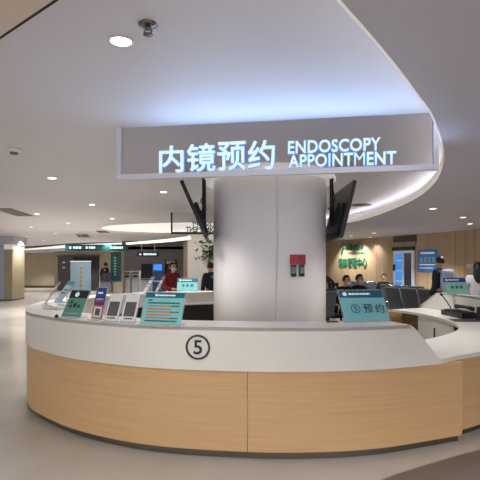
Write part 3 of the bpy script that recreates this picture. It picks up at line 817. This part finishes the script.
# ================================================================ CEILING FITTINGS
def light_proto():
    r = thing('downlight', 'large glowing round downlight in ceiling at upper left, beside the sprinkler', 'light', onz(121,41,ZC), 0, 'recessed downlights')
    MB().lathe([(.075,0),(.078,-.004),(.064,-.007),(.06,-.001)], 32).build('trim_ring', M_trim, r)
    MB().lathe([(.062,-.001),(.058,-.004),(.0,-.005)], 32).build('lens', M_lamp, r)
    return r
dl = light_proto()
others = [(52,178,ZC,'downlight above the far left floor, nearest the left frame edge after the smoke detector'),(163.5,192,ZC,'downlight seen just left of the left television'),
 (92,204.5,ZC,'small downlight in left ceiling, above the green direction sign'),(37,214,ZC,'small downlight at the end of the long left air grille'),(68,223.2,ZC,'small downlight left of the lit white oval ceiling'),
 (112,218.5,ZC,'faint downlight just above the tip of the lit white oval ceiling'),(27,236.8,ZC,'tiny far downlight above the left column'),(43.5,240.5,ZC,'tiny far downlight right of the left column'),
 (55,233.5,ZC,'tiny far downlight midway between left column and green sign'),(31,227,ZC,'tiny far downlight under the left air grille'),
 (433,208.5,ZL,'downlight in dropped ceiling, nearest at the right'),(463,217.3,ZL,'downlight in dropped ceiling near right frame edge'),(470,223.7,ZL,'downlight in dropped ceiling close to the right wall'),
 (370,237.3,ZL,'small downlight over the green lettered wall sign, right one'),(351,235.8,ZL,'small downlight over the green lettered wall sign, left one'),(374,233,ZL,'small downlight in dropped ceiling above the door end of the wall sign')]
for x, y, z, lab in others:
    r = dup(dl, onz(x,y,z), 0, lab)
    if y > 212 and z == ZC or z == ZL:
        pass
# sprinkler
p = onz(148,24,ZC)
sp = thing('sprinkler', 'metal ceiling sprinkler beside the large downlight', 'sprinkler', p); sp.scale = (1.05,1.05,.7)
MB().lathe([(.048,0),(.05,-.006),(.03,-.014),(.018,-.02)], 24).build('rosette', M_brass, sp)
MB().tube([(0,0,-.02),(0,0,-.045)], .014).tube([(.012,0,-.04),(.02,0,-.06),(.006,0,-.078)], .004,6).tube([(-.012,0,-.04),(-.02,0,-.06),(-.006,0,-.078)], .004,6).build('body', M_brass, sp)
MB().lathe([(.0,-.078),(.026,-.08),(.026,-.083),(0,-.084)], 16).build('deflector', M_brass, sp)
p = onz(14,149,ZC)
sm = thing('smoke_detector', 'small white ceiling detector near the left frame edge', 'detector', p); sm.scale = (1.5,1.5,1.3)
MB().lathe([(.06,0),(.06,-.015),(.045,-.03)], 20).build('base', M_trim, sm); MB().lathe([(.03,-.03),(.028,-.045),(.01,-.05)], 16).build('sensor', M_brass, sm)
def vent(label, pts, name='air_grille'):
    q = [onz(x,y,ZC) for x,y in pts]; c = sum(q, Vector())/4
    r = thing(name, label, 'vent', c, 0, 'air grilles in the left ceiling')
    pl = [((v-c).x,(v-c).y) for v in q]
    MB().prism([(a*1.03,b*1.03) for a,b in pl], -.012, 0).build('frame', M_vent, r)
    a, b, c2, d2 = [Vector(v) for v in pl]; sl = MB()
    for k in range(9):
        t0, t1 = (k+.2)/9, (k+.75)/9
        sl.prism([tuple(a.lerp(d2,t0)),tuple(b.lerp(c2,t0)),tuple(b.lerp(c2,t1)),tuple(a.lerp(d2,t1))], -.018, -.0125)
    sl.build('slats', mat('vent_slat',(130,120,114),.5), r)
vent('long grey air grille in the ceiling at the left edge', [(-6,208.3),(11,208.3),(33,215.7),(17,215.7)])
vent('small grey air grille in the far ceiling, left of the other', [(76,234.3),(87,234.3),(90,237),(79,237)])
vent('small grey air grille in the far ceiling, near the lit white oval ceiling', [(96,230.8),(105,230.8),(110,232.8),(100,232.8)])
p = onz(361.5,204.7,ZC)
r = thing('round_air_diffuser', 'round dark ceiling diffuser right of the right television', 'vent', p)
MB().lathe([(.21,0),(.22,-.012),(.16,-.016),(.155,-.005)], 32).build('ring', M_vent, r); MB().lathe([(.15,-.004),(.1,-.02),(.02,-.03)], 32).build('cone', M_gdoor, r)

# ================================================================ WAITING BENCHES
def bench(label, loc, rz, n):
    r = thing('waiting_bench', label, 'bench', loc, rz, 'black waiting benches'); w = .56
    MB().box((0,.2,.33),(n*w,.27,.39)).build('beam', M_dark, r)
    for k in range(n):
        x0 = k*w+.03; x1 = (k+1)*w-.03
        s = MB(); s.band([Vector((x0,0)),Vector((x1,0))],[Vector((x0,.46)),Vector((x1,.46))],.42,.455); s.build('seat', M_black, r)
        Mb = Matrix.Translation((0,.46,.46)) @ Matrix.Rotation(R_(-16),4,'X')
        bk_ = MB().box((x0,-.02,0),(x1,.02,.56), Mb, bev=.015).build('backrest', mat('chair_black',(92,98,112),.35,.1), r)
        MB().tube([Mb @ Vector(v) for v in ((x0,0,0),(x0,0,.56),(x0+.02,0,.575),(x1-.02,0,.575),(x1,0,.56),(x1,0,0))], .012, 8).build('edge_tube', M_chrome, bk_)
    for k in range(n+1):
        x = k*w
        MB().tube([(x,.44,.45),(x,.42,.66),(x,.36,.68),(x,.06,.68),(x,.0,.64),(x,.03,.45)], .018, 8).build('armrest', M_chrome, r)
    for x in (w*.5, n*w-w*.5):
        MB().tube([(x,.23,.35),(x,.23,.05)], .03).tube([(x,-.05,.03),(x,.55,.03)], .025).build('leg', M_chrome, r)
    return r
def bench_at(p, deg, k):                 # bench origin that puts seat k under p
    return Vector((p[0],p[1],0))-Matrix.Rotation(R_(deg),3,'Z') @ Vector((.56*(k+.5),.2,0))
b1 = bench('black waiting bench with chrome arms in front of the glass door', (4.15,11.9,0), R_(0), 3)
b1.location = (5.55,13.3,0); b1.rotation_euler = (0,0,R_(118))
dup(b1, (5.2,11.7,0), R_(118), 'black waiting bench partly hidden by the right hand desk')
b3 = dup(b1, (1.95,11.2,0), R_(200), 'black waiting bench with chrome arms behind the appointment number stand')
dup(b1, bench_at((2.44,11.5),32,0), R_(32), 'black waiting bench where two masked people sit')
dup(b1, bench_at((4.89,16.3),-25,2), R_(-25), 'black waiting bench under the lettered wall sign by the seated man')

# ================================================================ PEOPLE
def skin_mesh(J, E, rad, root, sub=1):
    names = list(J); me = bpy.data.meshes.new('s')
    me.from_pydata([J[n] for n in names], [(names.index(a),names.index(b)) for a,b in E], [])
    o = bpy.data.objects.new('s', me); C.objects.link(o)
    m = o.modifiers.new('k','SKIN'); m.use_smooth_shade = True
    s = o.modifiers.new('b','SUBSURF'); s.levels = sub; s.render_levels = sub
    for i, n in enumerate(names):
        rr = rad[n]; sv = me.skin_vertices[0].data[i]
        sv.radius = rr if isinstance(rr, tuple) else (rr, rr); sv.use_root = (n == root)
    bpy.context.view_layer.update()
    out = bpy.data.meshes.new_from_object(o.evaluated_get(bpy.context.evaluated_depsgraph_get()))
    bpy.data.objects.remove(o); bpy.data.meshes.remove(me); out.materials.clear(); return out
def pose(kind):
    J = {}; S = kind == 'seated'
    dz = -.44 if S else 0
    J['pelvis'] = (0,.02,.95+dz); J['spine'] = (0,.01,1.12+dz); J['chest'] = (0,0,1.3+dz); J['neck'] = (0,-.01,1.45+dz); J['skull'] = (0,-.02,1.53+dz)
    for s, n in ((1,'L'),(-1,'R')):
        J['sh'+n] = (s*.17,0,1.39+dz)
        if S:
            J['el'+n] = (s*.22,.0,1.13+dz); J['wr'+n] = (s*.13,-.22,1.08+dz); J['ha'+n] = (s*.11,-.29,1.07+dz)
            J['hip'+n] = (s*.09,-.02,.92+dz); J['kn'+n] = (s*.12,-.42,.5); J['an'+n] = (s*.12,-.4,.1); J['toe'+n] = (s*.13,-.55,.04)
        elif kind == 'work':
            J['el'+n] = (s*.24,-.03,1.13); J['wr'+n] = (s*.16,-.27,1.1); J['ha'+n] = (s*.14,-.35,1.1)
            J['hip'+n] = (s*.09,0,.91); J['kn'+n] = (s*.1,-.02,.5); J['an'+n] = (s*.1,.03,.1); J['toe'+n] = (s*.12,-.12,.04)
        else:
            J['el'+n] = (s*.23,.03,1.12); J['wr'+n] = (s*.22,-.06,.9); J['ha'+n] = (s*.21,-.09,.82)
            J['hip'+n] = (s*.09,0,.91); J['kn'+n] = (s*.1,-.02,.5); J['an'+n] = (s*.1,.03,.1); J['toe'+n] = (s*.12,-.12,.04)
    return J
RAD = dict(pelvis=(.15,.11), spine=(.13,.1), chest=(.15,.11), neck=.058, skull=.06, sh=.062, el=.044, wr=.031, ha=.034, hip=.085, kn=.06, an=.042, toe=.036)
def rad_of(n): return RAD.get(n) or RAD[n[:-1]]
TORSO = [('pelvis','spine'),('spine','chest'),('chest','neck')]
ARMS = [(a+n,b+n) for n in 'LR' for a,b in (('sh','el'),('el','wr'))]
LEGS = [(a+n,b+n) for n in 'LR' for a,b in (('hip','kn'),('kn','an'))]
def grow(J, E, k, root):
    ns = {a for e in E for a in e}
    def sc_(n):
        r = rad_of(n); return tuple(v+k for v in r) if isinstance(r, tuple) else r+k
    return skin_mesh({n: J[n] for n in J if n in ns}, E, {n: sc_(n) for n in ns}, root)
def person(label, loc, rz, kind, coat, legs, mask=True, long_hair=False, scale=1, lean=0, glasses=False, skirt=False, pack=None, group=None, cap=None):
    J = {n: Vector(v) for n, v in pose(kind).items()}
    if lean:
        pv = J['pelvis'].copy(); Rm = Matrix.Rotation(lean, 4, 'X')
        for n in J:
            if n in ('spine','chest','neck','skull') or n[:2] in ('sh','el','wr','ha'): J[n] = pv + Rm @ (J[n]-pv)
    r = thing('person', label, 'person', loc, rz, group); r.scale = (scale,)*3
    full = TORSO+[('neck','skull')]+[('chest','shL'),('chest','shR'),('pelvis','hipL'),('pelvis','hipR')]+ARMS+LEGS+[('wr'+n,'ha'+n) for n in 'LR']+[('an'+n,'toe'+n) for n in 'LR']
    body = MB(); body.mesh(grow(J, full, 0, 'pelvis'), None, M_skin)
    # fingers and thumbs
    for n, s in (('L',1),('R',-1)):
        d = (J['ha'+n]-J['wr'+n]).normalized(); side = Vector((1,0,0)); dn = d.cross(side).normalized()
        for q in range(4):
            b = J['ha'+n]+side*(-.024+.016*q)+d*.02; ln = (.055,.066,.07,.056)[q]
            body.tube([b, b+d*ln*.55, b+d*ln*.9+dn*.02*s*0+Vector((0,0,-.012))], [.0085,.008,.006], 6, M_skin)
        b = J['wr'+n].lerp(J['ha'+n],.55)-side*.03*s; body.tube([b, b-side*.02*s+d*.03, b-side*.022*s+d*.06], [.01,.009,.007], 6, M_skin)
    # head with face
    hd = J['skull']+Vector((0,-.018,.06))
    def face(q):
        if q.z < 0: q = Vector((q.x*(1+.28*q.z), q.y*(1+.12*q.z), q.z))
        return q
    Mh = Matrix.Translation(hd)
    body.ball((0,0,0),(.076,.094,.115), M_skin, Mh, 18, 12, face)
    body.ball((0,-.096,-.012),(.013,.018,.022), M_skin, Mh, 8, 6)
    for s in (-1,1):
        body.ball((s*.077,.0,-.005),(.012,.02,.03), M_skin, Mh, 8, 6)
        body.ball((s*.03,-.083,.014),(.014,.008,.008), M_hair, Mh, 8, 6)
        body.ball((s*.031,-.086,.034),(.02,.006,.004), M_hair, Mh, 8, 6)
    body.ball((0,-.087,-.052),(.024,.008,.007), M_redp, Mh, 8, 6)
    body.build('body', None, r)
    # hair
    def hf(q):
        k = Vector(q)
        if k.y < -.35 and k.z < .42: k.y = -.35+(k.y+.35)*.1
        if k.z < -.2 and not long_hair: k.z = -.2-(abs(k.z)-.2)*.35
        return k
    hm = MB().ball((0,.014,.022),(.087,.1,.112), M_hair, Mh, 18, 12, hf)
    if long_hair: hm.ball((0,.085,-.13),(.1,.08,.22), M_hair, Mh, 14, 10)
    hm.build('hair', M_hair, r)
    if mask:
        mm = MB(); 
        mm.ball((0,-.052,-.045),(.062,.062,.05), M_mask, Mh, 14, 10)
        for s in (-1,1): mm.tube([Mh @ Vector((s*.055,-.06,-.03)), Mh @ Vector((s*.078,-.01,.0))], .003, 5, M_mask)
        mm.build('face_mask', None, r)
    E = TORSO+[('chest','shL'),('chest','shR')]+ARMS
    MB().mesh(grow(J, E, .016, 'pelvis'), None, coat).build('jacket', None, r)
    MB().tube([J['neck']+Vector((0,.0,-.04)), J['neck']+Vector((0,-.005,.02))], [.085,.075], 12, coat).build('collar', None, r)
    MB().mesh(grow(J, [('pelvis','hipL'),('pelvis','hipR')]+LEGS, .014, 'pelvis'), None, legs).build('trousers', None, r)
    for n in 'LR':
        MB().tube([J['an'+n]+Vector((0,.04,-.05)), J['an'+n]+Vector((0,0,-.045)), J['toe'+n]+Vector((0,-.03,.0))], [.035,.046,.034], 10, M_black).build('shoe', None, r)
    if pack:
        MB().ball((0,.0,0),(.165,.07,.23), pack, Matrix.Translation(J['chest']+Vector((0,.15,-.08))), 16, 10, lambda q: Vector([math.copysign(abs(v)**.4, v) for v in q])).build('vest_back', pack, r)
    return r
def stand(px, Z): return ((px-240)/F*Z, Z, 0)
person('woman with white face mask and dark red top standing behind the rear counter', stand(172,10.9), R_(42), 'work', M_cred, M_cdark, True, True, .97)
person('person in navy jacket half hidden behind the left side of the pillar', stand(211,11.6), R_(-150), 'stand', M_cnavy, M_cdark, False, False, .97)
person('person in black standing behind the far left grey kiosk', stand(105.5,23), R_(170), 'stand', M_cdark, M_cdark, False, False, 1.0)
person('masked person in black leaning over on the bench, left of the seated pair', (2.44,11.5,.0), R_(32), 'seated', M_cdark, M_cdark, True, False, 1.08, lean=.2)
person('masked person in black sitting upright, right of the seated pair', (2.44+.475,11.5+.297,0), R_(32), 'seated', M_cdark, M_cdark, True, False, 1.08)
person('person in dark clothes bending forward beside the pillar, under the right television', stand(333,17.5), R_(-80), 'stand', M_cdark, M_cdark, False, False, .95, lean=.85)
person('bare faced person in black sitting alone left of the glass door', (4.89,16.3,0), R_(-25), 'seated', M_cdark, M_cdark, False, False, 1.02)
person('person seen from behind with blue and white top standing by the blue poster', stand(441,10.2), R_(-150), 'stand', M_cdark, M_cdark, False, False, 1.04, pack=M_cblue, )
person('staff member with black hair and white coat at the right frame edge', stand(478,9.05), R_(165), 'work', M_cwhite, M_cdark, False, True, .97)

# ================================================================ PLANT
pt = thing('potted_tree', 'leafy green potted tree half hidden left of the pillar', 'plant', (-.86,13.6,0))
MB().lathe([(.16,0),(.2,.36),(.215,.38),(.19,.38),(.18,.34)], 24).build('pot', M_whitew, pt)
MB().tube([(0,0,.34),(.02,.01,1.0),(-.02,0,1.6),(.0,.02,2.1)], [.03,.026,.022,.014]).build('trunk', M_bark, pt)
fo = MB()
for k in range(190):
    c = Vector((random.gauss(0,.17), random.gauss(0,.17), random.uniform(1.72,2.3)))
    Mx = Matrix.Translation(c) @ Euler((random.uniform(-1,1),random.uniform(-1,1),random.uniform(0,6.3))).to_matrix().to_4x4()
    L = random.uniform(.09,.15)
    vs = [fo.bm.verts.new(Mx @ Vector(v)) for v in ((0,0,0),(L*.3,L*.45,.01),(0,L,0),(-L*.3,L*.45,.01))]
    fo.bm.faces.new(vs)
for k in range(24):
    a = random.uniform(0,6.3); z = random.uniform(1.6,2.05)
    fo.tube([(0,0,z-.2),(math.cos(a)*.22,math.sin(a)*.22,z+.1)], .006, 5)
fo.build('foliage', M_leaf, pt)

# ================================================================ LIGHT AND CAMERA
w = bpy.data.worlds.new('world'); sc.world = w; w.use_nodes = True
bg = w.node_tree.nodes['Background']; bg.inputs['Color'].default_value = (*lin((238,236,240)),1); bg.inputs['Strength'].default_value = 1.75
def spot(p, energy, size=R_(120), col=(1,.975,.95), rad=.08):
    l = bpy.data.lights.new('spot','SPOT'); l.energy = energy; l.spot_size = size; l.spot_blend = .8; l.color = col; l.shadow_soft_size = rad
    o = bpy.data.objects.new('spot_lamp', l); C.objects.link(o); o.location = p; return o
for x, y, z, lab in [(121,41,ZC,'')]+others:
    q = onz(x,y,z); spot((q.x,q.y,q.z-.03), 90 if q.y < 9 else (130 if q.y < 12 else (70 if z == ZL else 330)))
for q in ((-1.0,1.6),(1.0,1.4),(2.2,2.0),(3.2,2.8),(-3.5,3.0),(-3.2,7.5),(-6.5,12),(2.6,8.6),(5.2,12.2),(-.6,9.2),(5.0,14.5),(-7.5,16.5),(-5,19),(-13,27),(-8.5,25),(1.9,5.4),(2.3,6.0),(-.9,5.6),(-16,31),(-13.5,32),(-9,28.5),(-4,23.5),(-5.5,20)):  # added fill spots with no fitting, brightening counter, pillar, desk and far walls
    spot((q[0],q[1],2.58 if q[1] < 25 else 2.3), 95 if q[1] < 4 else ((70 if q[0] > 1 else 115) if q[1] < 13 else 420))
def area(loc, rot, sx_, sy_, e, col):
    l = bpy.data.lights.new('area','AREA'); l.shape = 'RECTANGLE'; l.size = sx_; l.size_y = sy_; l.energy = e; l.color = col
    o = bpy.data.objects.new('area_lamp', l); C.objects.link(o); o.location = loc; o.rotation_euler = rot; return o
mid = (SL+SR)/2; nf = Vector((math.sin(srot), -math.cos(srot)))
area((mid.x+nf.x*.16+.15, mid.y+nf.y*.16, 2.42), (R_(-(90+48)),0,srot), 2.3, .25, 12, (.40,.62,1.0))
for u in (.25,.8):
    q = Vector((ws.location.x, ws.location.y,0))+Vector((math.cos(ws.rotation_euler.z),math.sin(ws.rotation_euler.z),0))*2.2*u+Vector((math.sin(ws.rotation_euler.z),-math.cos(ws.rotation_euler.z),0))*.55
    o = spot((q.x,q.y,2.58), 190, R_(100), (1,1,.9)); o.rotation_euler = (R_(22),0,ws.rotation_euler.z)
cam = bpy.data.cameras.new('cam'); co = bpy.data.objects.new('camera', cam); C.objects.link(co)
co.location = (0,0,EYE); co.rotation_euler = (PI/2,0,0)
cam.sensor_width = 36; cam.sensor_fit = 'HORIZONTAL'; cam.lens = 36*F/480; cam.shift_y = (HOR-240)/480; cam.clip_start = .05
sc.camera = co
sc.view_settings.view_transform = 'Standard'; sc.view_settings.look = 'None'
